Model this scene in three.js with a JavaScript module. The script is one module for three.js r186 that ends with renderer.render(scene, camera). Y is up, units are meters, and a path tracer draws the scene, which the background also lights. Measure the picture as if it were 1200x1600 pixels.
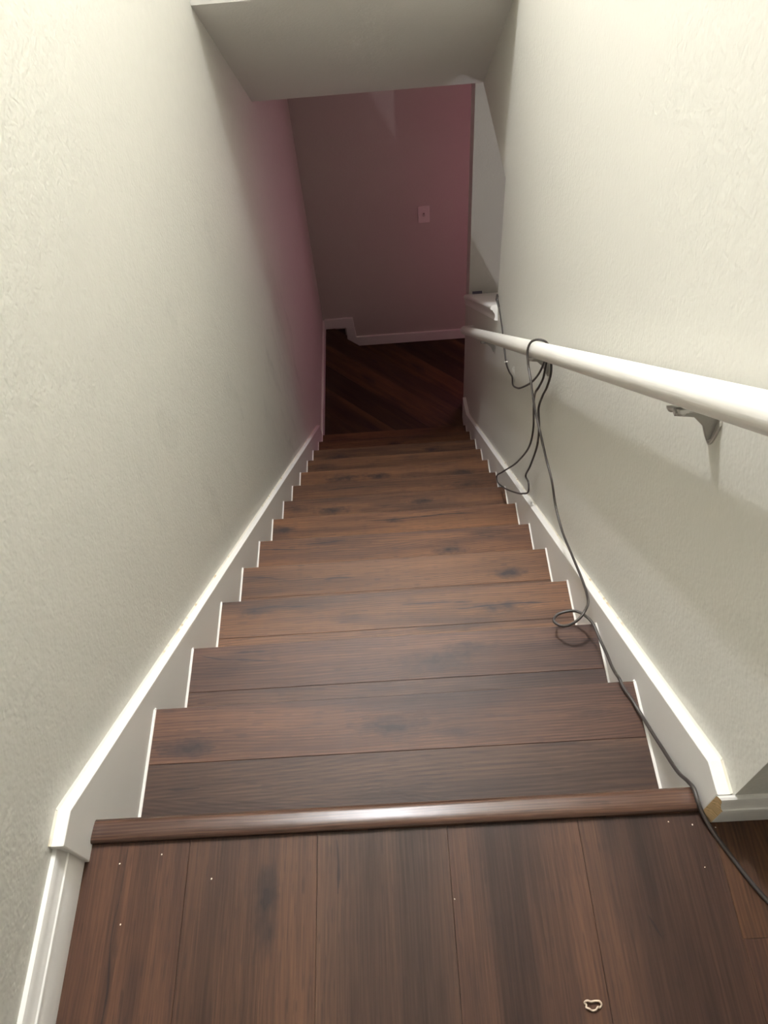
import * as THREE from 'three';
import { mergeGeometries, toCreasedNormals } from 'three/addons/utils/BufferGeometryUtils.js';
import { RectAreaLightUniformsLib } from 'three/addons/lights/RectAreaLightUniformsLib.js';

// ---------------------------------------------------------------- camera, lights, exposure
const scene = new THREE.Scene();
scene.background = new THREE.Color(0x000000);
const camera = new THREE.PerspectiveCamera(66.83, 1200 / 1600, 0.02, 60);
camera.position.set(0.0522, 1.2362, 0.3722);
camera.rotation.set(-0.93558, 0.050873, -0.107326, 'YXZ');
RectAreaLightUniformsLib.init();
const renderer = new THREE.WebGLRenderer({ antialias: true });
renderer.toneMapping = THREE.LinearToneMapping;
renderer.toneMappingExposure = 1.0;
renderer.shadowMap.enabled = true;
const LAMP = [-0.17, 2.58, -1.82];            // ceiling light over the stairs
const LAMP_CD = 16.3;
const SCONCE = [1.53, -1.28, -0.12];         // cool wall light of the room behind the half wall
const SCONCE_CD = 2.0;
const PINK_POWER = 3.6;                        // pink light panel at the foot of the stairs

// ---------------------------------------------------------------- helpers
function rng(seed) { let s = seed >>> 0; return () => { s = (s + 0x6d2b79f5) >>> 0; let t = s; t = Math.imul(t ^ (t >>> 15), t | 1); t ^= t + Math.imul(t ^ (t >>> 7), t | 61); return ((t ^ (t >>> 14)) >>> 0) / 4294967296; }; }
function makeNoise(seed) {                   // value noise on a 256 lattice, periodic by px / py
  const r = rng(seed), T = new Float32Array(65536);
  for (let i = 0; i < 65536; i++) T[i] = r() * 2 - 1;
  return (x, y, px = 256, py = 256) => {
    const xi = Math.floor(x), yi = Math.floor(y), fx = x - xi, fy = y - yi;
    const u = fx * fx * (3 - 2 * fx), v = fy * fy * (3 - 2 * fy);
    const x0 = ((xi % px) + px) % px, x1 = (x0 + 1) % px, y0 = ((yi % py) + py) % py, y1 = (y0 + 1) % py;
    const a = T[y0 * 256 + x0], b = T[y0 * 256 + x1], c = T[y1 * 256 + x0], d = T[y1 * 256 + x1];
    return a + (b - a) * u + (c - a) * v + (a - b - c + d) * u * v;
  };
}
const clamp = (x, a = 0, b = 1) => Math.min(b, Math.max(a, x));
const smooth = (a, b, x) => { const t = clamp((x - a) / (b - a)); return t * t * (3 - 2 * t); };
function dataTex(w, h, fn, srgb = true, repeat = true) {
  const d = new Uint8Array(w * h * 4);
  for (let y = 0; y < h; y++) for (let x = 0; x < w; x++) {
    const c = fn(x / w, y / h, x, y), i = (y * w + x) * 4;
    if (typeof c === 'number') { d[i] = d[i + 1] = d[i + 2] = clamp(c) * 255; } else { d[i] = clamp(c[0]) * 255; d[i + 1] = clamp(c[1]) * 255; d[i + 2] = clamp(c[2]) * 255; }
    d[i + 3] = 255;
  }
  const t = new THREE.DataTexture(d, w, h);
  if (srgb) t.colorSpace = THREE.SRGBColorSpace;
  t.magFilter = THREE.LinearFilter; t.minFilter = THREE.LinearMipmapLinearFilter; t.generateMipmaps = true;
  t.wrapS = t.wrapT = repeat ? THREE.RepeatWrapping : THREE.ClampToEdgeWrapping; t.needsUpdate = true;
  return t;
}
const counts = {};
function numbered(n) { counts[n] = (counts[n] || 0) + 1; return counts[n] === 1 ? n : n + '_' + String(counts[n] - 1).padStart(3, '0'); }
function mesh(name, geo, mat, parent) {
  const m = new THREE.Mesh(geo, mat); m.name = numbered(name); m.castShadow = m.receiveShadow = true;
  (parent || scene).add(m); return m;
}
function struct(name, geo, mat) { const m = mesh(name, geo, mat); m.userData.kind = 'structure'; return m; }
function thing(name, label, category, pos = [0, 0, 0], group) {
  const g = new THREE.Group(); g.name = numbered(name); g.position.set(...pos); scene.add(g);
  g.userData = { label, category }; if (group) g.userData.group = group; return g;
}
function tag(o, label, category, group) { o.userData.label = label; o.userData.category = category; if (group) o.userData.group = group; return o; }
function worldUV(geo) {                       // uv in metres by the dominant axis of each face
  let g = geo.index ? geo.toNonIndexed() : geo; g.computeVertexNormals();
  const p = g.attributes.position, n = g.attributes.normal, uv = new Float32Array(p.count * 2);
  for (let f = 0; f < p.count; f += 3) {
    const a = new THREE.Vector3().fromBufferAttribute(p, f), b = new THREE.Vector3().fromBufferAttribute(p, f + 1), c = new THREE.Vector3().fromBufferAttribute(p, f + 2);
    const m = b.clone().sub(a).cross(c.clone().sub(a)), ax = Math.abs(m.x), ay = Math.abs(m.y), az = Math.abs(m.z);
    for (let k = 0; k < 3; k++) {
      const i = f + k, x = p.getX(i), y = p.getY(i), z = p.getZ(i);
      if (ax >= ay && ax >= az) { uv[i * 2] = z; uv[i * 2 + 1] = y; } else if (ay >= az) { uv[i * 2] = x; uv[i * 2 + 1] = z; } else { uv[i * 2] = x; uv[i * 2 + 1] = y; }
    }
  }
  g.setAttribute('uv', new THREE.BufferAttribute(uv, 2)); return g;
}
function box(x0, x1, y0, y1, z0, z1) { const g = new THREE.BoxGeometry(x1 - x0, y1 - y0, z1 - z0); g.translate((x0 + x1) / 2, (y0 + y1) / 2, (z0 + z1) / 2); return worldUV(g); }
function shapeOf(pts) { const s = new THREE.Shape(); pts.forEach(([a, b], i) => i ? s.lineTo(a, b) : s.moveTo(a, b)); s.closePath(); return s; }
// polygon in (z, y), extruded along x from x0 to x1
function sideSlab(pts, x0, x1, bevel = 0) {
  const g = new THREE.ExtrudeGeometry(shapeOf(pts.map(([z, y]) => [-z, y])), { depth: x1 - x0 - 2 * bevel, bevelEnabled: bevel > 0, bevelSize: bevel, bevelThickness: bevel, bevelOffset: -bevel, bevelSegments: 2 });
  g.rotateY(Math.PI / 2); g.translate(x0 + bevel, 0, 0);   // extrusion axis z -> x, shape x (= -z) -> z
  return worldUV(g);
}
// polygon in (x, y), extruded along z from z0 to z1
function frontSlab(pts, z0, z1, bevel = 0) {
  const g = new THREE.ExtrudeGeometry(shapeOf(pts), { depth: z1 - z0 - 2 * bevel, bevelEnabled: bevel > 0, bevelSize: bevel, bevelThickness: bevel, bevelOffset: -bevel, bevelSegments: 2 });
  g.translate(0, 0, z0 + bevel); return worldUV(g);
}
// sweep a profile (list of [a, b]) along straight line from p0 to p1, a along vector A, b along vector B
function sweep(profile, p0, p1, A, B, crease = 0.6) {
  const n = profile.length, v = [], V = (p, [a, b]) => [p[0] + A[0] * a + B[0] * b, p[1] + A[1] * a + B[1] * b, p[2] + A[2] * a + B[2] * b];
  const r0 = profile.map(q => V(p0, q)), r1 = profile.map(q => V(p1, q));
  for (let i = 0; i < n; i++) { const j = (i + 1) % n; v.push(...r0[i], ...r1[i], ...r1[j], ...r0[i], ...r1[j], ...r0[j]); }
  const tri = THREE.ShapeUtils.triangulateShape(profile.map(q => new THREE.Vector2(...q)), []);
  for (const [a, b, c] of tri) { v.push(...r0[a], ...r0[b], ...r0[c]); v.push(...r1[a], ...r1[c], ...r1[b]); }
  const g = new THREE.BufferGeometry(); g.setAttribute('position', new THREE.Float32BufferAttribute(v, 3));
  // orient outward by volume sign
  let vol = 0; for (let i = 0; i < v.length; i += 9) { vol += v[i] * (v[i + 4] * v[i + 8] - v[i + 5] * v[i + 7]) - v[i + 1] * (v[i + 3] * v[i + 8] - v[i + 5] * v[i + 6]) + v[i + 2] * (v[i + 3] * v[i + 7] - v[i + 4] * v[i + 6]); }
  if (vol < 0) { const a = g.attributes.position.array; for (let i = 0; i < a.length; i += 9) for (let k = 0; k < 3; k++) { const t = a[i + 3 + k]; a[i + 3 + k] = a[i + 6 + k]; a[i + 6 + k] = t; } }
  const w = worldUV(g); const c = toCreasedNormals(w, crease); return c;
}
function cyl(p0, p1, r0, r1 = r0, seg = 20) {
  const a = new THREE.Vector3(...p0), b = new THREE.Vector3(...p1), d = b.clone().sub(a), g = new THREE.CylinderGeometry(r1, r0, d.length(), seg, 1);
  g.applyQuaternion(new THREE.Quaternion().setFromUnitVectors(new THREE.Vector3(0, 1, 0), d.clone().normalize()));
  g.translate(...a.add(b).multiplyScalar(0.5).toArray()); return g;
}

// ---------------------------------------------------------------- materials
const N1 = makeNoise(11), N2 = makeNoise(23), N3 = makeNoise(37);
// orange-peel plaster: 0.5 m tile of rounded blobs
const peel = dataTex(1024, 1024, (u, v) => {
  const wx = N2(u * 24, v * 24, 24, 24) * 0.35, wy = N3(u * 24, v * 24, 24, 24) * 0.35;
  let h = N1(u * 56 + wx, v * 56 + wy, 56, 56) * 0.6 + N2(u * 104 + wx, v * 104 + wy, 104, 104) * 0.42 + N3(u * 18, v * 18, 18, 18) * 0.3;
  return 0.5 + 0.42 * h;
}, false);
peel.repeat.set(2.5, 2.5);
const WALL = 0xd8d6cc;
const wallMat = new THREE.MeshStandardMaterial({ color: WALL, roughness: 0.5, bumpMap: peel, bumpScale: 0.00075 });
// left wall: rubbed and scuffed paint (dust streaks with their own ragged outlines), one map for the whole wall
const leftMap = (() => {
  const W = 1024, H = 1024;                  // u: z from -4.3 to 1.7 ; v: y from -3.1 to 2.5
  const marks = [], r = rng(77);               // narrow rubbed streaks
  for (let i = 0; i < 60; i++) marks.push([-2.2 + (r() - 0.5) * 1.2, -1.35 + (r() - 0.5) * 0.8, 0.012 + r() * 0.022, 0.05 + r() * 0.14, -0.012 - r() * 0.02]);
  for (let i = 0; i < 14; i++) marks.push([-1.2 + (r() - 0.5) * 1.2, -0.35 + (r() - 0.5) * 0.8, 0.015 + r() * 0.03, 0.03 + r() * 0.06, -0.015 - r() * 0.02]);
  const base = [0.845, 0.838, 0.798];
  return dataTex(W, H, (u, v) => {
    const z = -4.3 + u * 6, y = -3.1 + v * 5.6; let d = 0;
    const jx = N1(z * 9, y * 5) * 0.05 + N2(z * 34, y * 14) * 0.02, jy = N2(z * 5, y * 6) * 0.07;
    for (const [mz, my, sz, sy, a] of marks) {
      const q = ((z + jx - mz - 0.15 * (y - my)) / sz) ** 2 + ((y + jy - my) / sy) ** 2;
      if (q < 1.5) d += a * smooth(1.5, 0.8, q) * (0.5 + 0.5 * N3(z * 90, y * 30));
    }
    d = clamp(d, -0.08, 0.0) + 0.006 * N2(z * 60, y * 60);
    return [base[0] + d, base[1] + d * 0.98, base[2] + d * 0.92];
  }, true, false);
})();
const leftWallMat = new THREE.MeshStandardMaterial({ color: 0xffffff, map: leftMap, roughness: 0.5, bumpMap: peel, bumpScale: 0.00075 });
leftMap.repeat.set(1 / 6, 1 / 5.6); leftMap.offset.set(4.3 / 6, 3.1 / 5.6);
const smoothWall = new THREE.MeshStandardMaterial({ color: 0xe2dfd8, roughness: 0.8, bumpMap: peel, bumpScale: 0.0005 });
const brush = dataTex(512, 512, (u, v) => 0.5 + 0.25 * N1(u * 6, v * 120, 6, 120) + 0.2 * N2(u * 14, v * 40, 14, 40), false); brush.repeat.set(2, 4);
const trimMat = new THREE.MeshPhysicalMaterial({ color: 0xe9e6e0, roughness: 0.38, bumpMap: brush, bumpScale: 0.00015, clearcoat: 0.15, clearcoatRoughness: 0.4 });
const railMat = new THREE.MeshPhysicalMaterial({ color: 0xebe8e0, roughness: 0.36, bumpMap: brush, bumpScale: 0.0003, clearcoat: 0.2, clearcoatRoughness: 0.35 });
const caulkMat = new THREE.MeshStandardMaterial({ color: 0xf2efe8, roughness: 0.45 });
const agedCaulk = (() => {
  const t = dataTex(512, 16, (u, v) => { const s = smooth(0.1, 0.7, N1(u * 22, v * 2, 22, 2) * 0.6 + N2(u * 90, v * 3, 90, 3) * 0.5); return [0.92 - 0.12 * s, 0.90 - 0.17 * s, 0.84 - 0.25 * s]; });
  return new THREE.MeshStandardMaterial({ map: t, roughness: 0.6 });
})();
const rawWood = new THREE.MeshStandardMaterial({ roughness: 0.85, map: (() => { const t = dataTex(128, 128, (u, v) => { const g = 0.5 + 0.5 * Math.sin((v * 7 + N1(u * 4, v * 4) * 1.4) * 6.28); return [0.78 + 0.16 * g, 0.66 + 0.16 * g, 0.48 + 0.15 * g]; }); t.repeat.set(30, 30); return t; })() });
const steel = new THREE.MeshStandardMaterial({ color: 0xc9c6c0, metalness: 0.6, roughness: 0.34 });
const darkSteel = new THREE.MeshStandardMaterial({ color: 0xa9a6a0, metalness: 0.55, roughness: 0.42 });
const cableMat = new THREE.MeshStandardMaterial({ color: 0x3b3532, roughness: 0.42 });
const plasticWhite = new THREE.MeshStandardMaterial({ color: 0xe6e2da, roughness: 0.35 });

// ---------------------------------------------------------------- wood: one map per visible plank, with its own bands, knots and cracks
function woodMap(seed, W, H, len, wid, o = {}) {
  const n = makeNoise(seed * 13 + 5), m = makeNoise(seed * 29 + 17), r = rng(seed * 7 + 3);
  const bands = o.bands || null, knots = o.knots || [], cracks = o.cracks || [], tone = o.tone || [1, 1, 1];
  const cat = o.cat === undefined ? r() : o.cat, cy = 0.2 + r() * 0.6, cx = r() * len, off = r() * 60;
  const A = [0.372, 0.268, 0.206], B = [0.236, 0.168, 0.138];
  return dataTex(W, H, (u, v) => {
    const x = u * len, y = v * wid;                       // metres
    let X = x, Y = y, dark = 0;
    for (const [ku, kv, ks, ka] of knots) {               // knot: grain bends round it, dark ragged heart
      const dx = (x - ku * len) / (ks * 2.9), dy = (y - kv * wid) / ks, q = Math.hypot(dx, dy) + 0.32 * n(x * 42 + off, y * 90) + 0.2 * m(x * 130, y * 160);
      Y += (dy > 0 ? -1 : 1) * ks * 0.5 * Math.exp(-q * q * 0.9);
      dark += (ka || 0.6) * (smooth(1.6, 0.1, q) * 0.8 + smooth(0.4, 0.1, q) * 0.4);
    }
    const warp = n(X * 2.6 + off, Y * 9) * 0.018 + m(X * 7, Y * 22) * 0.004;
    const dist = Math.abs((Y - cy * wid) + warp) + cat * 0.018 * ((X - cx) * 2.2) ** 2;
    const ring = 0.5 + 0.5 * Math.sin(dist * 950 + n(X * 4, Y * 30) * 2.2);
    const fib = n(x * 9 + off, y * 520) * 0.5 + m(x * 26, y * 1050) * 0.5;
    const pore = smooth(0.45, 0.8, m(x * 34 + off, y * 620));
    let t = 0.5 + 0.4 * n(X * 1.3 + off, Y * 16 + 3) + 0.3 * m(X * 3.5, Y * 45) + (o.ring || 0.34) * (ring - 0.5) + 0.42 * fib;
    if (bands) for (const [v0, v1, a] of bands) t += 0.62 * a * smooth(v0 - 0.02, v0 + 0.02, v + 0.02 * n(x * 5, 2)) * smooth(v1 + 0.02, v1 - 0.02, v + 0.02 * n(x * 5, 7));
    for (const [cu, cv, cl, cs] of cracks) {              // dark hairline cracks along the grain
      const dx = (x - cu * len) / cl; if (Math.abs(dx) > 1) continue;
      const yy = cv * wid + n(x * 14, cu * 40) * 0.006 + (cs || 0) * (x - cu * len), w = 0.0016 * (1 - dx * dx) * (1 + 0.6 * n(x * 50, 3));
      dark += 0.75 * smooth(w * 1.8, w * 0.4, Math.abs(y - yy)) + 0.22 * smooth(0.014, 0.0, Math.abs(y - yy)) * (1 - dx * dx) * (0.6 + 0.4 * m(x * 30, y * 200));
    }
    const smudge = smooth(0.35, 0.8, n(x * 3.2 + off * 2, y * 13 + 9) * 0.8 + m(x * 9, y * 40) * 0.3);
    dark = clamp(dark + smudge * 0.3 + pore * 0.26, 0, 0.92);
    const c = [0, 1, 2].map(i => (B[i] + (A[i] - B[i]) * clamp(t, -0.2, 1.25)) * tone[i]);
    const D = [0.15, 0.115, 0.115];
    return c.map((q, i) => q + (D[i] - q) * dark);
  }, true, false);
}
const grainBump = dataTex(512, 512, (u, v) => 0.5 + 0.3 * N2(u * 8, v * 160, 8, 160) + 0.2 * N3(u * 20, v * 250, 20, 250), false); grainBump.repeat.set(2, 2);
function woodMat(map, rough = 0.42) { return new THREE.MeshPhysicalMaterial({ map, roughness: rough, bumpMap: grainBump, bumpScale: 0.00012, specularIntensity: 0.5 }); }
// plank from a polygon in plan (x, z); top at y; uv runs along the direction dir, 0..1 over the plank's own map unless a repeat size is given
function plank(pts, yTop, thick, dir, size, gap = 0.0001, bev = 0.0005) {
  const s = shapeOf(pts.map(([x, z]) => [x, -z]));
  const g0 = new THREE.ExtrudeGeometry(s, { depth: thick - bev, bevelEnabled: true, bevelSize: bev, bevelThickness: bev, bevelOffset: -bev - gap, bevelSegments: 1 });
  g0.rotateX(-Math.PI / 2); g0.computeBoundingBox(); g0.translate(0, yTop - g0.boundingBox.max.y, 0);
  const g = g0.index ? g0.toNonIndexed() : g0, p = g.attributes.position, uv = new Float32Array(p.count * 2), per = [-dir[1], dir[0]];
  let u0 = 1e9, u1 = -1e9, v0 = 1e9, v1 = -1e9;
  for (let i = 0; i < p.count; i++) { const a = p.getX(i) * dir[0] + p.getZ(i) * dir[1], b = p.getX(i) * per[0] + p.getZ(i) * per[1]; uv[2 * i] = a; uv[2 * i + 1] = b; u0 = Math.min(u0, a); u1 = Math.max(u1, a); v0 = Math.min(v0, b); v1 = Math.max(v1, b); }
  const L = size ? size[0] : u1 - u0, Wd = size ? size[1] : v1 - v0;
  for (let i = 0; i < p.count; i++) { uv[2 * i] = (uv[2 * i] - u0) / L; uv[2 * i + 1] = (uv[2 * i + 1] - v0) / Wd; }
  g.setAttribute('uv', new THREE.BufferAttribute(uv, 2)); g.computeVertexNormals(); return g;
}
function clipStrip(poly, n, lo, hi) {         // part of poly with lo <= p.n <= hi
  const cut = (P, sgn, val) => { const out = []; for (let i = 0; i < P.length; i++) { const a = P[i], b = P[(i + 1) % P.length], da = sgn * (a[0] * n[0] + a[1] * n[1] - val), db = sgn * (b[0] * n[0] + b[1] * n[1] - val); if (da >= 0) out.push(a); if (da * db < 0) { const t = da / (da - db); out.push([a[0] + (b[0] - a[0]) * t, a[1] + (b[1] - a[1]) * t]); } } return out; };
  let q = cut(poly, 1, lo); if (q.length > 2) q = cut(q, -1, hi); return q;
}

// ---------------------------------------------------------------- the shell
const XW = 0.487, XS = 0.466;                 // wall plane, inner face of the stair skirts
const TOPC = 2.7, LOWC = -0.34, LOWF = -3.03;
struct('wall_left', box(-0.63, -XW, -3.2, TOPC + 0.1, -4.4, 1.6), leftWallMat);
// right wall with the opening above the sloped half wall
struct('wall_right', sideSlab([[0.062, -3.2], [0.062, TOPC + 0.1], [-3.25, TOPC + 0.1], [-3.25, LOWC], [-2.25, LOWC], [-2.25, -0.93], [-3.25, -1.657], [-3.25, -3.2]], XW, 0.652), wallMat);
struct('wall_post', box(XW, 1.6, -3.2, LOWC, -3.40, -3.25), wallMat);
struct('wall_back', box(-0.63, 3.14, -3.2, LOWC + 0.1, -4.42, -4.265), new THREE.MeshStandardMaterial({ color: 0xc4bfb5, roughness: 0.75, bumpMap: peel, bumpScale: 0.0005 }));
struct('wall_hall', box(0.652, 2.6, -0.02, TOPC + 0.1, -0.1, 0.062), wallMat);
struct('wall_hall_end', box(2.5, 2.64, -0.1, TOPC + 0.1, 0.062, 1.6), wallMat);
struct('wall_behind', box(-0.63, 2.64, -0.1, TOPC + 0.1, 1.6, 1.74), wallMat);
struct('wall_room_front', box(0.652, 3.14, -3.2, LOWC, -0.1, 0.062), smoothWall);
struct('wall_room_end', box(3.0, 3.14, -3.2, LOWC, -4.3, -0.1), smoothWall);
struct('ceiling', box(-0.63, 2.64, TOPC, TOPC + 0.12, -2.4, 1.74), smoothWall);
// header, sloped soffit and flat lower ceiling in one slab
struct('ceiling_slope', sideSlab([[-2.21, TOPC + 0.1], [-2.21, 0.31], [-2.975, LOWC], [-4.4, LOWC], [-4.4, LOWC + 0.2], [-3.1, LOWC + 0.2], [-2.4, 0.5], [-2.4, TOPC + 0.1]], -0.6, 0.487), smoothWall);
struct('ceiling_room', box(0.652, 3.14, LOWC, -0.03, -3.25, 0.062), smoothWall);
struct('ceiling_passage', box(0.487, 3.14, LOWC, -0.03, -4.4, -3.25), smoothWall);
const subMat = new THREE.MeshStandardMaterial({ color: 0x2a1f1a, roughness: 0.9 });
const floorTop = struct('floor', mergeGeometries([box(-XW, 2.5, -0.12, -0.014, 0.03, 1.6)]), subMat);
const floorLow = struct('floor_lower', mergeGeometries([box(-0.6, 3.14, -3.2, LOWF - 0.014, -4.4, 0.06), box(-XW, 0.8, -3.1, -2.859, -4.265, -3.0), box(-XW, -0.33, -2.86, -2.679, -4.265, -3.1)]), subMat);

// ---------------------------------------------------------------- landing planks (run away from the camera)
const landing = [
  { x0: -0.478, x1: -0.313, o: { tone: [0.9, 0.87, 0.87], bands: [[-0.1, 0.56, 0.45], [0.56, 0.66, -0.35]], cracks: [[0.2, 0.6, 0.3]], cat: 1, ring: 0.1 } },
  { x0: -0.313, x1: -0.117, o: { tone: [0.9, 0.88, 0.87], knots: [[0.07, 0.38, 0.016, 0.9]], bands: [[-0.1, 0.28, 0.42], [0.42, 0.52, -0.3], [0.86, 1.1, -0.2]], cat: 0.6, ring: 0.12 } },
  { x0: -0.117, x1: 0.080, o: { tone: [0.86, 0.87, 0.89], cracks: [[0.04, 0.84, 0.04], [0.24, 0.36, 0.07]], bands: [[0.1, 0.6, -0.12]], cat: 0.2, ring: 0.12 } },
  { x0: 0.080, x1: 0.277, o: { tone: [0.88, 0.86, 0.87], bands: [[-0.1, 0.32, 0.34], [0.45, 0.75, -0.32]], cat: 0.3, ring: 0.12 } },
  { x0: 0.277, x1: 0.4735, o: { tone: [0.84, 0.83, 0.85], bands: [[0.15, 0.6, -0.3], [0.7, 0.9, 0.2]], cracks: [[0.107, 0.6, 0.016, -0.45]], cat: 0.4, ring: 0.12 } },
];
landing.forEach((b, i) => {
  const g = plank([[b.x0, 0.045], [b.x1, 0.045], [b.x1, 1.58], [b.x0, 1.58]], 0, 0.014, [0, 1]);
  mesh('plank', g, woodMat(woodMap(100 + i, 1400, 176, 1.535, 0.196, b.o), 0.4), floorTop);
});
{ // hall planks to the right, with a butt joint beside the landing
  const hm = [0, 1, 2].map(i => woodMat(woodMap(140 + i, 700, 128, 1.3, 0.196, { tone: [[0.98, 0.95, 0.88], [0.95, 0.92, 0.92], [1, 0.96, 0.92]][i] }), 0.4));
  let k = 0;
  for (let x = 0.4735; x < 2.45; x += 0.1965) {
    const cuts = [0.055, k === 0 ? 0.23 : 0.35 + 0.31 * ((k * 7) % 4), 1.58], x1 = Math.min(x + 0.1965, 2.49);
    for (let j = 0; j < 2; j++) mesh('plank', plank([[x, cuts[j]], [x1, cuts[j]], [x1, cuts[j + 1]], [x, cuts[j + 1]]], 0, 0.014, [0, 1], [1.3, 0.196]), hm[(k * 2 + j) % 3], floorTop);
    k++;
  }
}

// ---------------------------------------------------------------- staircase
const stairs = thing('staircase', 'steep flight of dark brown knotty wooden steps going down between white skirt boards', 'stairs');
const T = [[0, 0.022], [-0.183, -0.232], [-0.370, -0.455], [-0.566, -0.688], [-0.761, -0.920], [-0.956, -1.151], [-1.149, -1.384], [-1.339, -1.614], [-1.525, -1.843], [-1.722, -2.082], [-1.924, -2.329], [-2.116, -2.567], [-2.322, -2.815], [-2.495, -3.025]];
const L14 = -2.66, L15 = -2.845;
const treadLook = [null,
  { f: { knots: [[0.08, 0.75, 0.016, 0.8], [0.5, 0.55, 0.02, 0.75], [0.62, 0.72, 0.01, 0.3], [0.9, 0.5, 0.012, 0.25]] }, b: { knots: [[0.49, 0.6, 0.02, 0.35]], tone: [0.86, 0.88, 0.9], cracks: [[0.08, 0.3, 0.03]] } },
  { f: { knots: [[0.6, 0.66, 0.022, 0.6], [0.68, 0.4, 0.018, 0.5]], cracks: [[0.12, 0.3, 0.1, 0.15], [0.14, 0.14, 0.05]] }, b: { tone: [0.93, 0.92, 0.93] } },
  { f: { knots: [[0.1, 0.3, 0.014, 0.7], [0.8, 0.6, 0.02, 0.5]], cracks: [[0.18, 0.2, 0.12], [0.82, 0.55, 0.16], [0.62, 0.35, 0.1]] }, b: {} },
  { f: { knots: [[0.87, 0.7, 0.015, 0.8]], cracks: [[0.05, 0.35, 0.1, 0.1], [0.32, 0.55, 0.05]] }, b: {} },
  { f: { knots: [[0.7, 0.78, 0.016, 0.75]], cracks: [[0.06, 0.35, 0.1, 0.1], [0.25, 0.2, 0.08]], tone: [1.22, 1.13, 0.97] }, b: {} },
  { f: { knots: [[0.05, 0.5, 0.014, 0.75], [0.5, 0.4, 0.012, 0.5]], cracks: [[0.55, 0.3, 0.18], [0.75, 0.3, 0.1]], tone: [1.2, 1.12, 0.95] }, b: {} },
  { f: { knots: [[0.22, 0.6, 0.02, 0.85], [0.63, 0.4, 0.016, 0.8], [0.06, 0.4, 0.02, 0.4]] }, b: {} },
  { f: { knots: [[0.85, 0.5, 0.02, 0.5]], cracks: [[0.3, 0.3, 0.2]] }, b: {} },
  { f: { knots: [[0.24, 0.5, 0.03, 0.6], [0.42, 0.5, 0.016, 0.8], [0.86, 0.6, 0.016, 0.6]] }, b: {} },
  { f: { knots: [[0.1, 0.5, 0.02, 0.4]] }, b: {} },
  { f: { knots: [[0.16, 0.5, 0.02, 0.6], [0.74, 0.5, 0.018, 0.7]] }, b: {} },
  { f: { knots: [[0.5, 0.5, 0.015, 0.6]] }, b: {} },
  { f: {}, b: {} }];
const riserMat = woodMat(woodMap(90, 512, 96, 0.93, 0.19), 0.45);
for (let k = 1; k <= 13; k++) {
  const [y, z] = T[k], zb = T[k - 1][1] + 0.014, zs = z + 0.11, hi = k < 7, W = hi ? 1024 : 640, H = hi ? 128 : 80;
  const warm = k > 2 ? [1.10, 1.05, 0.93] : [0.96, 0.93, 0.94], fm = woodMat(woodMap(200 + k, W, H, 0.93, 0.11, { tone: warm, ...treadLook[k].f }), 0.46), bm = woodMat(woodMap(300 + k, hi ? 900 : 384, hi ? 112 : 48, 0.93, 0.12, { tone: warm, ...treadLook[k].b }), 0.46);
  mesh('nosing_plank', plank([[-XS, z], [XS, z], [XS, zs], [-XS, zs]], y, 0.024, [1, 0], null, 0.0001, 0.0009), fm, stairs);
  mesh('tread_plank', plank([[-XS, zs], [XS, zs], [XS, zb], [-XS, zb]], y, 0.018, [1, 0]), bm, stairs);
  mesh('riser', box(-XS, XS, k < 13 ? T[k + 1][0] - 0.018 : L14 - 0.018, y - 0.0185, z + 0.012, z + 0.027), riserMat, stairs);
}
mesh('riser', box(-XS, XS, T[1][0] - 0.018, -0.014, 0.032, 0.044), riserMat, stairs);
{ // rounded strip along the edge of the landing
  const map = woodMap(60, 1024, 64, 0.93, 0.06, { tone: [1.0, 1.0, 1.02], cat: 0.1 });
  const prof = [[0.0605, 0.0], [0.0605, 0.0055], [0.0595, 0.0082], [0.0570, 0.0098], [0.0535, 0.0103], [0.048, 0.0100], [0.040, 0.0088], [0.033, 0.0074], [0.0275, 0.0058], [0.024, 0.0030], [0.0222, -0.004], [0.0215, -0.03], [0.035, -0.03], [0.044, -0.001]];
  const g = sweep(prof, [-0.474, 0, 0], [0.459, 0, 0], [0, 0, 1], [0, 1, 0], 0.9), p = g.attributes.position, uv = g.attributes.uv;
  for (let i = 0; i < p.count; i++) uv.setXY(i, (p.getX(i) + 0.474) / 0.933, clamp((p.getZ(i) - 0.02) / 0.045 + (p.getY(i) < 0 ? p.getY(i) * 5 : 0), 0, 1));
  const m = mesh('landing_nosing', g, woodMat(map, 0.23), stairs); m.material.bumpScale = 0.00002; m.material.specularIntensity = 0.5; m.userData.label = 'rounded smooth strip along the edge of the top landing';
}
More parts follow.
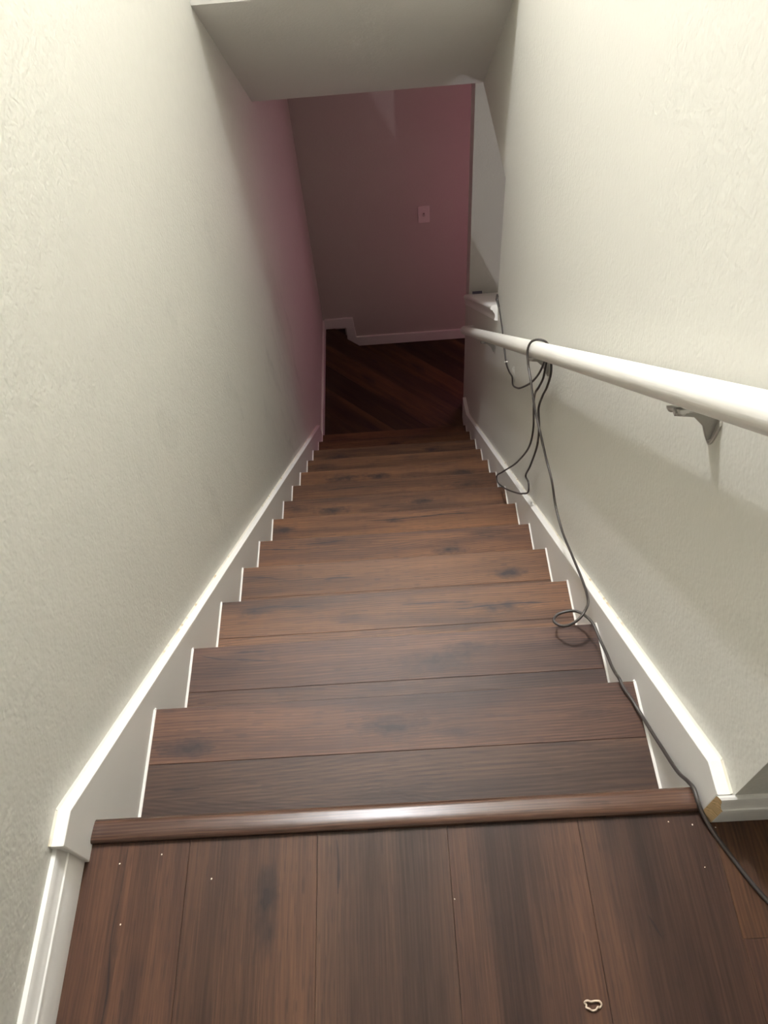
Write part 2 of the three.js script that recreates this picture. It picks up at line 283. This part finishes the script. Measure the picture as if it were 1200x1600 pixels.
{ // winders at the foot: diagonal planks on two levels
  const d = [0.7237, 0.6901], n = [-d[1], d[0]];      // along the diagonal edge, and across it
  const dirs = [-d[0], -d[1]];
  const maps = [0, 1, 2, 3].map(i => woodMat(woodMap(400 + i, 700, 112, 1.3, 0.17, { tone: [[0.85, 0.88, 0.76], [1.05, 1.06, 0.88], [0.72, 0.75, 0.66], [0.95, 0.97, 0.82]][i], knots: [[0.4, 0.5, 0.02, 0.5]] }), 0.45));
  const P14 = [[-0.473, -3.004], [0.473, -3.004], [0.473, -3.40], [-0.312, -4.125], [-0.318, -4.25], [-0.473, -4.25]];
  const P15 = [[0.80, -3.41], [0.473, -3.41], [0.473, -3.38], [-0.30, -4.10], [-0.33, -4.25], [0.80, -4.25]];
  const edge = 0.473 * n[0] + -3.40 * n[1];
  let i = 0;
  for (let k = 0; k < 8; k++) { const q = clipStrip(P14, n, edge - 0.01 + k * 0.165, edge - 0.01 + (k + 1) * 0.165); if (q.length > 2) mesh('winder_plank', plank(q, L14, 0.02, d, [1.3, 0.17]), maps[i++ % 4], stairs); }
  for (let k = 0; k < 7; k++) { const q = clipStrip(P15, n, edge + 0.03 - (k + 1) * 0.165, edge + 0.03 - k * 0.165); if (q.length > 2) mesh('winder_plank', plank(q, L15, 0.016, d, [1.3, 0.17]), maps[(2 + i++) % 4], stairs); }
  const a = [0.470, -3.392], b = [-0.305, -4.108], t = 0.02, r = new THREE.Shape([[a[0], -a[1]], [b[0], -b[1]], [b[0] + n[0] * t, -(b[1] + n[1] * t)], [a[0] + n[0] * t, -(a[1] + n[1] * t)]].map(q => new THREE.Vector2(...q)));
  const g = new THREE.ExtrudeGeometry(r, { depth: 0.16, bevelEnabled: false }); g.rotateX(-Math.PI / 2); g.translate(0, L15 + 0.003, 0);
  mesh('riser', worldUV(g), riserMat, stairs);
  mesh('riser', box(0.795, 0.815, LOWF - 0.01, L15 - 0.002, -4.25, -3.41), riserMat, stairs);
}
{ // floor boards of the lower room, seen only from elsewhere
  const fm = woodMat(woodMap(450, 900, 128, 2.3, 0.2, { tone: [0.9, 0.88, 0.85] }), 0.45);
  for (let k = 0; k < 16; k++) { const z0 = -4.25 + k * 0.26, z1 = Math.min(z0 + 0.26, -0.11); if (z1 - z0 > 0.02) mesh('plank', plank([[z0 < -3.3 ? 0.83 : 0.66, z0], [2.99, z0], [2.99, z1], [z0 < -3.3 ? 0.83 : 0.66, z1]], LOWF, 0.013, [1, 0], [2.33, 0.26]), fm, floorLow); }
}

// ---------------------------------------------------------------- white skirts along the stairs, with caulk beads
const SL = 0.816;
function skirt(side) {
  const s = side, zA = s < 0 ? 0.085 : 0.058, y0 = 0.006 * (s > 0 ? 1 : 0), zB = s < 0 ? 0.036 : 0.010, yB = s < 0 ? 0.099 : 0.078;
  const pts = [[zA, 0.001], [zA, yB]];
  pts.push([zB, yB], [-3.02, yB + SL * (-3.02 - zB)]);
  if (s > 0) pts.push([-3.06, yB + SL * (-3.05 - zB) - 0.0], [-3.255, -2.475], [-3.255, L14 - 0.01]);
  else pts.push([-3.02, L14 - 0.01]);
  pts.push([-3.0, -2.70], [0.0, -0.28], [zA, -0.2]);
  const m = struct(s < 0 ? 'trim_1' : 'trim_2', sideSlab(pts, s < 0 ? -XW - 0.005 : XS, s < 0 ? -XS : XW + 0.005, 0.0016), trimMat);
  for (let k = 1; k <= 13; k++) {           // bead of caulk where each step meets the skirt
    const [y, z] = T[k], zb = T[k - 1][1] + 0.012, pr = [[0, 0], [0, 0.0042], [0.0014, 0.0034], [0.0034, 0.0012], [0.004, 0]];
    mesh('caulk_bead', sweep(pr, [s * XS, y, z + 0.002], [s * XS, y, zb], [-s, 0, 0], [0, 1, 0]), caulkMat, m);
    mesh('caulk_bead', sweep(pr, [s * XS, y - 0.002, z], [s * XS, (T[k + 1] ? T[k + 1][0] : L14), z], [-s, 0, 0], [0, 0, -1]), caulkMat, m);
  }
  // yellowed bead along the top of the board
  const c = Math.cos(Math.atan(SL)), sn = Math.sin(Math.atan(SL)), pr = [[0, -0.002], [0, 0.004], [0.001, 0.002], [0.0026, 0.0006], [0.0034, -0.002]];
  mesh('aged_caulk', sweep(pr, [s * XW, yB, zB], [s * XW, yB + SL * (-3.02 - zB), -3.02], [-s, 0, 0], [0, c, -sn]), agedCaulk, m);
  mesh('aged_caulk', sweep(pr, [s * XW, yB, zA], [s * XW, yB, zB], [-s, 0, 0], [0, 1, 0]), agedCaulk, m);
  return m;
}
const skL = skirt(-1), skR = skirt(1);

// ---------------------------------------------------------------- baseboards
const baseProf = [[0, 0], [0.0145, 0], [0.0145, 0.052], [0.0135, 0.055], [0.0150, 0.057], [0.0145, 0.060], [0.0125, 0.0615], [0.0105, 0.066], [0.0088, 0.073], [0.008, 0.080], [0.0062, 0.0842], [0.003, 0.0855], [0, 0.0855]];
struct('baseboard_left', sweep(baseProf, [-XW, 0.001, 0.085], [-XW, 0.001, 1.6], [1, 0, 0], [0, 1, 0], 0.5), trimMat);
struct('baseboard_behind', sweep(baseProf, [-XW + 0.015, 0.001, 1.6], [2.5, 0.001, 1.6], [0, 0, -1], [0, 1, 0], 0.5), trimMat);
{
  const g = sweep(baseProf, [0.462, 0.001, 0.062], [2.5, 0.001, 0.062], [0, 0, 1], [0, 1, 0], 0.5), p = g.attributes.position;
  for (let i = 0; i < p.count; i++) if (p.getX(i) < 1) p.setX(i, 0.462 + (p.getZ(i) - 0.062) * 0.75);   // bare mitred end
  const b = struct('baseboard_right', worldUV(g), trimMat);
  const sh = baseProf.slice(), v = [], tri = THREE.ShapeUtils.triangulateShape(sh.map(q => new THREE.Vector2(...q)), []);
  for (const [a, bb, c] of tri) for (const k of [a, c, bb]) v.push(0.4612 + sh[k][0] * 0.75, 0.001 + sh[k][1], 0.062 + sh[k][0]);
  for (const [a, bb, c] of tri) for (const k of [a, bb, c]) v.push(0.4618 + sh[k][0] * 0.75, 0.001 + sh[k][1], 0.062 + sh[k][0]);
  const e = new THREE.BufferGeometry(); e.setAttribute('position', new THREE.Float32BufferAttribute(v, 3));
  const m = mesh('cut_end', worldUV(e), rawWood, b); m.userData.label = 'bare unpainted wood of the mitred end';
}
struct('baseboard_back', frontSlab([[-0.473, L14], [-0.318, L14], [-0.318, L15], [3, L15], [3, L15 + 0.086], [-0.250, L15 + 0.086], [-0.262, L14 + 0.088], [-0.473, L14 + 0.088]], -4.265, -4.249, 0.0022), trimMat);
struct('baseboard_foot', sideSlab([[-3.022, L14], [-4.249, L14], [-4.249, L14 + 0.088], [-3.022, L14 + 0.088]], -XW, -0.472, 0.002), trimMat);

// ---------------------------------------------------------------- sloped white cap on the half wall, with moulding beneath
{
  const s = Math.atan(0.727), c = Math.cos(s), sn = Math.sin(s), B = [0, c, -sn];
  const p0 = [0, -0.908, -2.247], p1 = [0, -0.908 - 0.727 * 1.002, -3.249];
  const prof = [[0.670, -0.001], [0.468, 0], [0.4615, -0.0025], [0.458, -0.0075], [0.457, -0.012], [0.459, -0.018], [0.463, -0.0205], [0.670, -0.0205]];
  const m = struct('trim_3', sweep(prof, p0, p1, [1, 0, 0], B, 0.7), trimMat);
  const pr2 = [[XW, -0.0205], [0.4675, -0.0205], [0.4675, -0.026], [0.4705, -0.031], [0.4745, -0.037], [0.477, -0.046], [0.4765, -0.052], [0.4735, -0.057], [0.4735, -0.063], [0.477, -0.066], [XW, -0.066]];
  mesh('apron_moulding', sweep(pr2, [0, -0.908, -2.250], [0, -0.908 - 0.727 * 1.13, -3.38], [1, 0, 0], B, 0.7), trimMat, m);
}

// ---------------------------------------------------------------- handrail
const rail = thing('handrail', 'round white painted handrail sloping along the right wall on metal brackets', 'handrail');
const RX = 0.43, RR = 0.0225, ry = z => 0.766 + 0.816 * z;
{
  const P = [], z0 = 0.1, z1 = -2.96;
  P.push([XW - 0.004, ry(z0) + 0.01, z0 + 0.012], [0.452, ry(z0) + 0.008, z0 + 0.010], [0.436, ry(z0), z0]);
  for (let i = 1; i <= 14; i++) { const z = z0 + (z1 - z0) * i / 15; P.push([RX, ry(z), z]); }
  P.push([0.433, ry(z1), z1], [0.442, ry(z1) - 0.018, z1 - 0.022], [0.462, ry(z1) - 0.024, z1 - 0.029], [XW - 0.004, ry(z1) - 0.025, z1 - 0.03]);
  const g = new THREE.TubeGeometry(new THREE.CatmullRomCurve3(P.map(q => new THREE.Vector3(...q)), false, 'centripetal'), 220, RR, 28);
  const uv = g.attributes.uv; for (let i = 0; i < uv.count; i++) uv.setXY(i, uv.getX(i) * 3.8, uv.getY(i) * 0.14);
  mesh('rail', g, railMat, rail);
  for (const z of [-0.345, -1.27, -2.225]) {
    const b = new THREE.Group(); b.name = numbered('bracket'); rail.add(b);
    const Y = ry(z), dz = -1 / Math.hypot(1, SL), dy = -SL / Math.hypot(1, SL);      // down the slope
    const at = (x, y, t) => [x, Y + y + dy * t, z + dz * t];
    // wall plate: pointed oval, two screws
    const plate = new THREE.Shape(); plate.moveTo(0, 0.017); plate.bezierCurveTo(0.012, 0.017, 0.014, 0.004, 0.012, -0.006); plate.bezierCurveTo(0.010, -0.026, 0.007, -0.043, 0, -0.044); plate.bezierCurveTo(-0.007, -0.043, -0.010, -0.026, -0.012, -0.006); plate.bezierCurveTo(-0.014, 0.004, -0.012, 0.017, 0, 0.017);
    const pg = new THREE.ExtrudeGeometry(plate, { depth: 0.002, bevelEnabled: true, bevelSize: 0.001, bevelThickness: 0.001, bevelSegments: 2, curveSegments: 8 });
    pg.rotateY(-Math.PI / 2); pg.translate(XW - 0.001, Y - 0.065, z); mesh('wall_plate', pg, steel, b);
    for (const sy of [0.009, -0.036]) { const sg = new THREE.SphereGeometry(0.0048, 14, 8, 0, Math.PI * 2, 0, Math.PI / 2); sg.scale(1, 0.55, 1); sg.rotateZ(Math.PI / 2); sg.translate(XW - 0.004, Y - 0.065 + sy, z); mesh('screw', sg, steel, b); }
    // arm: tapering from the plate out and up to below the rail
    const arm = new THREE.Shape([[XW - 0.003, -0.050], [XW - 0.003, -0.093], [XW - 0.008, -0.096], [0.467, -0.066], [0.449, -0.0455], [0.422, -0.0405], [0.422, -0.0365], [0.446, -0.0375], [0.460, -0.042], [0.474, -0.050]].map(q => new THREE.Vector2(...q)));
    const ag = new THREE.ExtrudeGeometry(arm, { depth: 0.008, bevelEnabled: true, bevelSize: 0.0015, bevelThickness: 0.0015, bevelSegments: 2 }); ag.translate(0, Y, z - 0.004); mesh('arm', ag, darkSteel, b);
    // saddle bar under the rail, with its screw
    const under = 0.0375, c1 = at(RX, -under, -0.014), c2 = at(RX, -under, 0.040);
    const bar = sweep([[-0.0055, -0.0018], [0.0055, -0.0018], [0.0065, 0], [0.0065, 0.003], [-0.0065, 0.003], [-0.0065, 0]], c1, c2, [1, 0, 0], [0, -dz * -1 * -1, dy * -1 * -1].map((q, i) => [0, -dz, dy][i]), 0.4);
    mesh('saddle', bar, steel, b);
    for (const t of [-0.006, 0.037]) { const q = at(RX, -under - 0.002, t); const sg = new THREE.SphereGeometry(0.0055, 16, 10); sg.scale(1, 0.8, 1); sg.translate(...q); mesh('screw', sg, steel, b); }
  }
}

// ---------------------------------------------------------------- the dark cable
const cable = thing('cable', 'thin dark grey cable looped over the white handrail and trailing down to the top landing', 'cable');
{
  const A = [[0.480, -0.829, -2.205], [0.472, -0.826, -2.175], [0.477, -0.838, -2.142], [0.4795, -0.862, -2.065], [0.4795, -0.903, -1.944], [0.4795, -0.913, -1.900], [0.4795, -0.889, -1.827], [0.478, -0.842, -1.744], [0.472, -0.828, -1.696], [0.464, -0.725, -1.572], [0.458, -0.615, -1.464], [0.456, -0.451, -1.323], [0.457, -0.355, -1.258], [0.460, -0.300, -1.235], [0.4615, -0.250, -1.215], [0.461, -0.245, -1.207],
    [0.459, -0.285, -1.205], [0.457, -0.321, -1.204], [0.457, -0.394, -1.240], [0.456, -0.465, -1.276], [0.456, -0.510, -1.262], [0.457, -0.560, -1.242], [0.457, -0.650, -1.250], [0.452, -0.879, -1.368], [0.444, -1.197, -1.580], [0.440, -1.361, -1.686], [0.438, -1.349, -1.652], [0.440, -1.234, -1.531], [0.446, -1.079, -1.388], [0.453, -0.915, -1.251], [0.456, -0.815, -1.187], [0.457, -0.798, -1.204], [0.457, -0.825, -1.255], [0.457, -0.721, -1.214], [0.456, -0.545, -1.160], [0.456, -0.484, -1.172], [0.456, -0.452, -1.205], [0.457, -0.375, -1.185], [0.457, -0.302, -1.150], [0.4600, -0.240, -1.143], [0.4595, -0.210, -1.170], [0.4505, -0.182, -1.192], [0.430, -0.1745, -1.198], [0.412, -0.187, -1.206], [0.4030, -0.210, -1.201], [0.4028, -0.230, -1.183], [0.4035, -0.243, -1.168], [0.405, -0.254, -1.134], [0.407, -0.275, -1.100], [0.413, -0.310, -1.051], [0.420, -0.334, -1.003], [0.430, -0.372, -0.956], [0.438, -0.394, -0.896], [0.445, -0.440, -0.846], [0.450, -0.447, -0.771], [0.454, -0.410, -0.663], [0.456, -0.371, -0.565], [0.452, -0.345, -0.505],
    [0.431, -0.302, -0.456], [0.415, -0.305, -0.437], [0.390, -0.318, -0.428], [0.373, -0.328, -0.435], [0.363, -0.333, -0.449], [0.373, -0.336, -0.465], [0.394, -0.334, -0.471], [0.413, -0.328, -0.468], [0.429, -0.319, -0.452],
    [0.441, -0.309, -0.426], [0.448, -0.302, -0.380], [0.451, -0.288, -0.343], [0.447, -0.255, -0.299], [0.441, -0.215, -0.264], [0.436, -0.1765, -0.233], [0.440, -0.1755, -0.214], [0.448, -0.1755, -0.196], [0.457, -0.1720, -0.166], [0.459, -0.153, -0.137], [0.458, -0.096, -0.072], [0.457, -0.040, -0.012], [0.456, -0.002, 0.014], [0.456, 0.017, 0.032], [0.456, 0.019, 0.052], [0.462, 0.010, 0.070], [0.472, 0.0045, 0.093], [0.486, 0.0035, 0.122], [0.501, 0.0035, 0.153], [0.520, 0.0035, 0.185], [0.545, 0.0035, 0.215], [0.62, 0.0035, 0.29], [0.8, 0.0035, 0.42]];
  const curve = new THREE.CatmullRomCurve3(A.map(q => new THREE.Vector3(...q)), false, 'centripetal');
  mesh('cord', new THREE.TubeGeometry(curve, 900, 0.0032, 10), cableMat, cable);
  mesh('strain_relief', mergeGeometries([cyl([0.478, -0.84, -2.15], [0.473, -0.826, -2.18], 0.0045, 0.0055, 12), cyl([0.473, -0.826, -2.18], [0.478, -0.826, -2.21], 0.0055, 0.004, 12)]), cableMat, cable);
}
{
  const t = thing('cable_clip', 'small white nail-in clip holding the dark cable to the right wall', 'clip', [0.4795, -0.914, -1.902]);
  const g = new THREE.TorusGeometry(0.0048, 0.0019, 8, 16, Math.PI * 1.15); g.rotateZ(-Math.PI * 0.05); g.rotateY(0.2); g.translate(0, 0.0, 0); mesh('loop', g, plasticWhite, t);
  const h = new THREE.SphereGeometry(0.0034, 12, 8); h.scale(0.7, 1, 1); h.translate(0.0035, 0.0075, 0.003); mesh('nail_head', h, steel, t);
  mesh('tab', cyl([0.0065, 0.0075, 0.003], [0.001, 0.0075, 0.003], 0.0035, 0.0033, 12), plasticWhite, t);
}

// ---------------------------------------------------------------- light switch on the far wall
{
  const t = thing('light_switch', 'white toggle light switch plate on the dim far wall', 'light switch', [0.291, -1.763, -4.265]);
  const r = 0.004, s = new THREE.Shape(), w = 0.036, h = 0.0585; s.moveTo(-w + r, -h); s.lineTo(w - r, -h); s.quadraticCurveTo(w, -h, w, -h + r); s.lineTo(w, h - r); s.quadraticCurveTo(w, h, w - r, h); s.lineTo(-w + r, h); s.quadraticCurveTo(-w, h, -w, h - r); s.lineTo(-w, -h + r); s.quadraticCurveTo(-w, -h, -w + r, -h);
  mesh('plate', new THREE.ExtrudeGeometry(s, { depth: 0.003, bevelEnabled: true, bevelSize: 0.002, bevelThickness: 0.002, bevelSegments: 3 }), plasticWhite, t);
  const slot = new THREE.BoxGeometry(0.012, 0.026, 0.002); slot.translate(0, 0, 0.0055); mesh('slot', slot, new THREE.MeshStandardMaterial({ color: 0x8d8880, roughness: 0.6 }), t);
  const tg = new THREE.CylinderGeometry(0.0032, 0.0048, 0.014, 4); tg.rotateY(Math.PI / 4); tg.rotateX(Math.PI / 2 + 0.45); tg.translate(0, -0.004, 0.011); mesh('toggle', tg, plasticWhite, t);
  for (const y of [-0.041, 0.041]) { const sc = new THREE.SphereGeometry(0.0032, 12, 6, 0, 6.3, 0, 1.57); sc.scale(1, 0.5, 1); sc.rotateX(Math.PI / 2); sc.translate(0, y, 0.005); mesh('screw', sc, plasticWhite, t); }
}

// ---------------------------------------------------------------- small things
{
  const pts = [[-0.0105, -0.0035], [-0.007, -0.0055], [-0.002, -0.0042], [0.004, -0.0048], [0.0095, -0.0038], [0.0112, -0.0005], [0.0085, 0.003], [0.006, 0.0022], [0.003, 0.0052], [-0.002, 0.0058], [-0.0065, 0.0035], [-0.0095, 0.002], [-0.0085, -0.0008]];
  const c = new THREE.CatmullRomCurve3(pts.map(([x, z], i) => new THREE.Vector3(x, 0.0016 + 0.0012 * ((i * 5) % 3), z)), true);
  const o = mesh('rubber_band', new THREE.TubeGeometry(c, 90, 0.0013, 8, true), new THREE.MeshStandardMaterial({ color: 0xcdb9a4, roughness: 0.7 }));
  o.position.set(0.2545, 0, 0.2985); tag(o, 'small crumpled tan ring lying on the landing boards near the bottom edge', 'ring');
}
{
  const chipMat = new THREE.MeshStandardMaterial({ color: 0xe8dccb, roughness: 0.8 }), r = rng(5);
  const base = new THREE.IcosahedronGeometry(0.0010, 0); const p = base.attributes.position;
  for (let i = 0; i < p.count; i++) p.setXYZ(i, p.getX(i) * 1.25, p.getY(i) * 0.55, p.getZ(i));
  base.computeVertexNormals();
  const spots = [
    [-0.275, 0.118, 'tiny pale crumb on the second landing board from the left, above its dark knot'],
    [-0.403, 0.173, 'tiny pale crumb on the leftmost landing board, farther from the nosing strip'],
    [-0.418, 0.09, 'tiny pale crumb on the leftmost landing board, near the strip and dark streak'],
    [-0.355, 0.08, 'tiny pale crumb at the right side of the leftmost landing board, by the nosing strip'],
    [0.411, 0.072, 'tiny pale crumb touching the nosing strip, to the left of the cable'],
    [0.445, 0.078, 'tiny pale crumb just left of the cable, beside the cut end of the baseboard'],
    [0.447, 0.137, 'tiny pale crumb on the rightmost landing board, by itself left of the trailing cable'],
    [0.4775, 0.0835, 'tiny pale crumb between the cable and the foot of the cut baseboard'],
    [0.083, 0.162, 'tiny pale crumb beside the seam in the middle of the landing']];
  for (const [x, z, label] of spots) {
    const o = mesh('paint_crumb', base, chipMat); o.position.set(x, 0.0007, z); o.rotation.y = r() * 6; o.scale.setScalar(0.8 + r() * 0.5);
    tag(o, label, 'crumb', 'paint crumbs scattered on the landing');
  }
}
{ // thin dark piece lying on the far end of the sloped cap
  const g = new THREE.BoxGeometry(0.05, 0.004, 0.03); const o = mesh('slate_scrap', worldUV(new THREE.BoxGeometry(0.055, 0.004, 0.022)), new THREE.MeshStandardMaterial({ color: 0x575463, roughness: 0.6 }));
  const s = Math.atan(0.727); o.rotation.x = s; o.position.set(0.53, -0.908 - 0.727 * (3.222 - 2.247) + 0.004, -3.222); tag(o, 'thin flat slate grey scrap lying at the far end of the sloped white cap', 'scrap');
}
{ // lump of filler on the right wall under the rail
  const g = new THREE.SphereGeometry(1, 24, 16), p = g.attributes.position;
  for (let i = 0; i < p.count; i++) { const k = 1 + 0.25 * N1(p.getX(i) * 3 + 5, p.getY(i) * 3 + p.getZ(i) * 2 + 5); p.setXYZ(i, p.getX(i) * 0.006 * k, p.getY(i) * 0.035 * k, p.getZ(i) * 0.03 * k); }
  g.computeVertexNormals(); g.translate(XW, -0.855, -1.765); mesh('filler_lump', g, wallMat, scene.getObjectByName('wall_right'));
  const b = new THREE.SphereGeometry(0.006, 14, 10); b.scale(1, 0.7, 1.6); b.translate(0.478, yOnSkirt(-1.2) + 0.001, -1.2); mesh('caulk_blob', b, caulkMat, skR);
}
function yOnSkirt(z) { return 0.078 + SL * (z - 0.010); }

// ---------------------------------------------------------------- lamps
{ // round globe ceiling light over the stairs (above the frame)
  const t = thing('ceiling_light', 'round white globe ceiling light over the stairs', 'ceiling light', [LAMP[0], TOPC, LAMP[2]]);
  mesh('canopy', new THREE.LatheGeometry([[0.001, 0], [0.07, 0], [0.07, -0.012], [0.06, -0.02], [0.03, -0.024], [0.03, -0.05], [0.001, -0.05]].map(q => new THREE.Vector2(...q)), 40), plasticWhite, t);
  const globe = mesh('globe', new THREE.SphereGeometry(0.075, 32, 20), new THREE.MeshStandardMaterial({ color: 0xffffff, emissive: 0xfbfbff, emissiveIntensity: 1.5 }), t); globe.position.y = LAMP[1] - TOPC; globe.castShadow = false;
  const l = new THREE.PointLight(0xf6f8ff, LAMP_CD, 0, 2); l.position.set(...LAMP); l.castShadow = true; l.shadow.radius = 2.0; l.shadow.mapSize.set(2048, 2048); scene.add(l);
}
{ // wall light of the room behind the half wall
  const t = thing('wall_light', 'small white wall light in the lower room', 'wall light', SCONCE);
  mesh('wall_plate', (() => { const g = new THREE.CylinderGeometry(0.05, 0.055, 0.02, 32); g.rotateX(Math.PI / 2); g.translate(0, 0, 0.01); return g; })(), plasticWhite, t);
  mesh('stem', cyl([0, 0, 0.01], [0, 0, -0.1], 0.012), plasticWhite, t);
  const bulb = mesh('bulb', new THREE.SphereGeometry(0.032, 24, 16), new THREE.MeshStandardMaterial({ color: 0xffffff, emissive: 0xe8ecff, emissiveIntensity: 4 }), t); bulb.position.z = -0.13; bulb.castShadow = false;
  const l = new THREE.PointLight(0xf4f2fa, SCONCE_CD, 0, 2); l.position.set(SCONCE[0], SCONCE[1], SCONCE[2] - 0.13); l.castShadow = true; l.shadow.radius = 1.4; scene.add(l);
}
{ // pink light panel on the far wall of the lower passage, out of sight round the corner
  const t = thing('pink_lamp', 'pink glowing light panel on the far wall of the lower passage', 'light panel', [1.3, -1.55, -4.262]);
  const f = new THREE.BoxGeometry(0.84, 0.84, 0.03); f.translate(0, 0, 0.013); mesh('frame', f, plasticWhite, t);
  const p = new THREE.BoxGeometry(0.8, 0.8, 0.004); p.translate(0, 0, 0.03); mesh('glowing_face', p, new THREE.MeshStandardMaterial({ color: 0x331122, emissive: 0xff7fc0, emissiveIntensity: 0.7 }), t);
  const l = new THREE.RectAreaLight(0xffa6c6, PINK_POWER, 0.8, 0.8); l.position.set(1.3, -1.55, -4.225); l.lookAt(1.3, -1.55, 0); scene.add(l);
}
renderer.render(scene, camera);
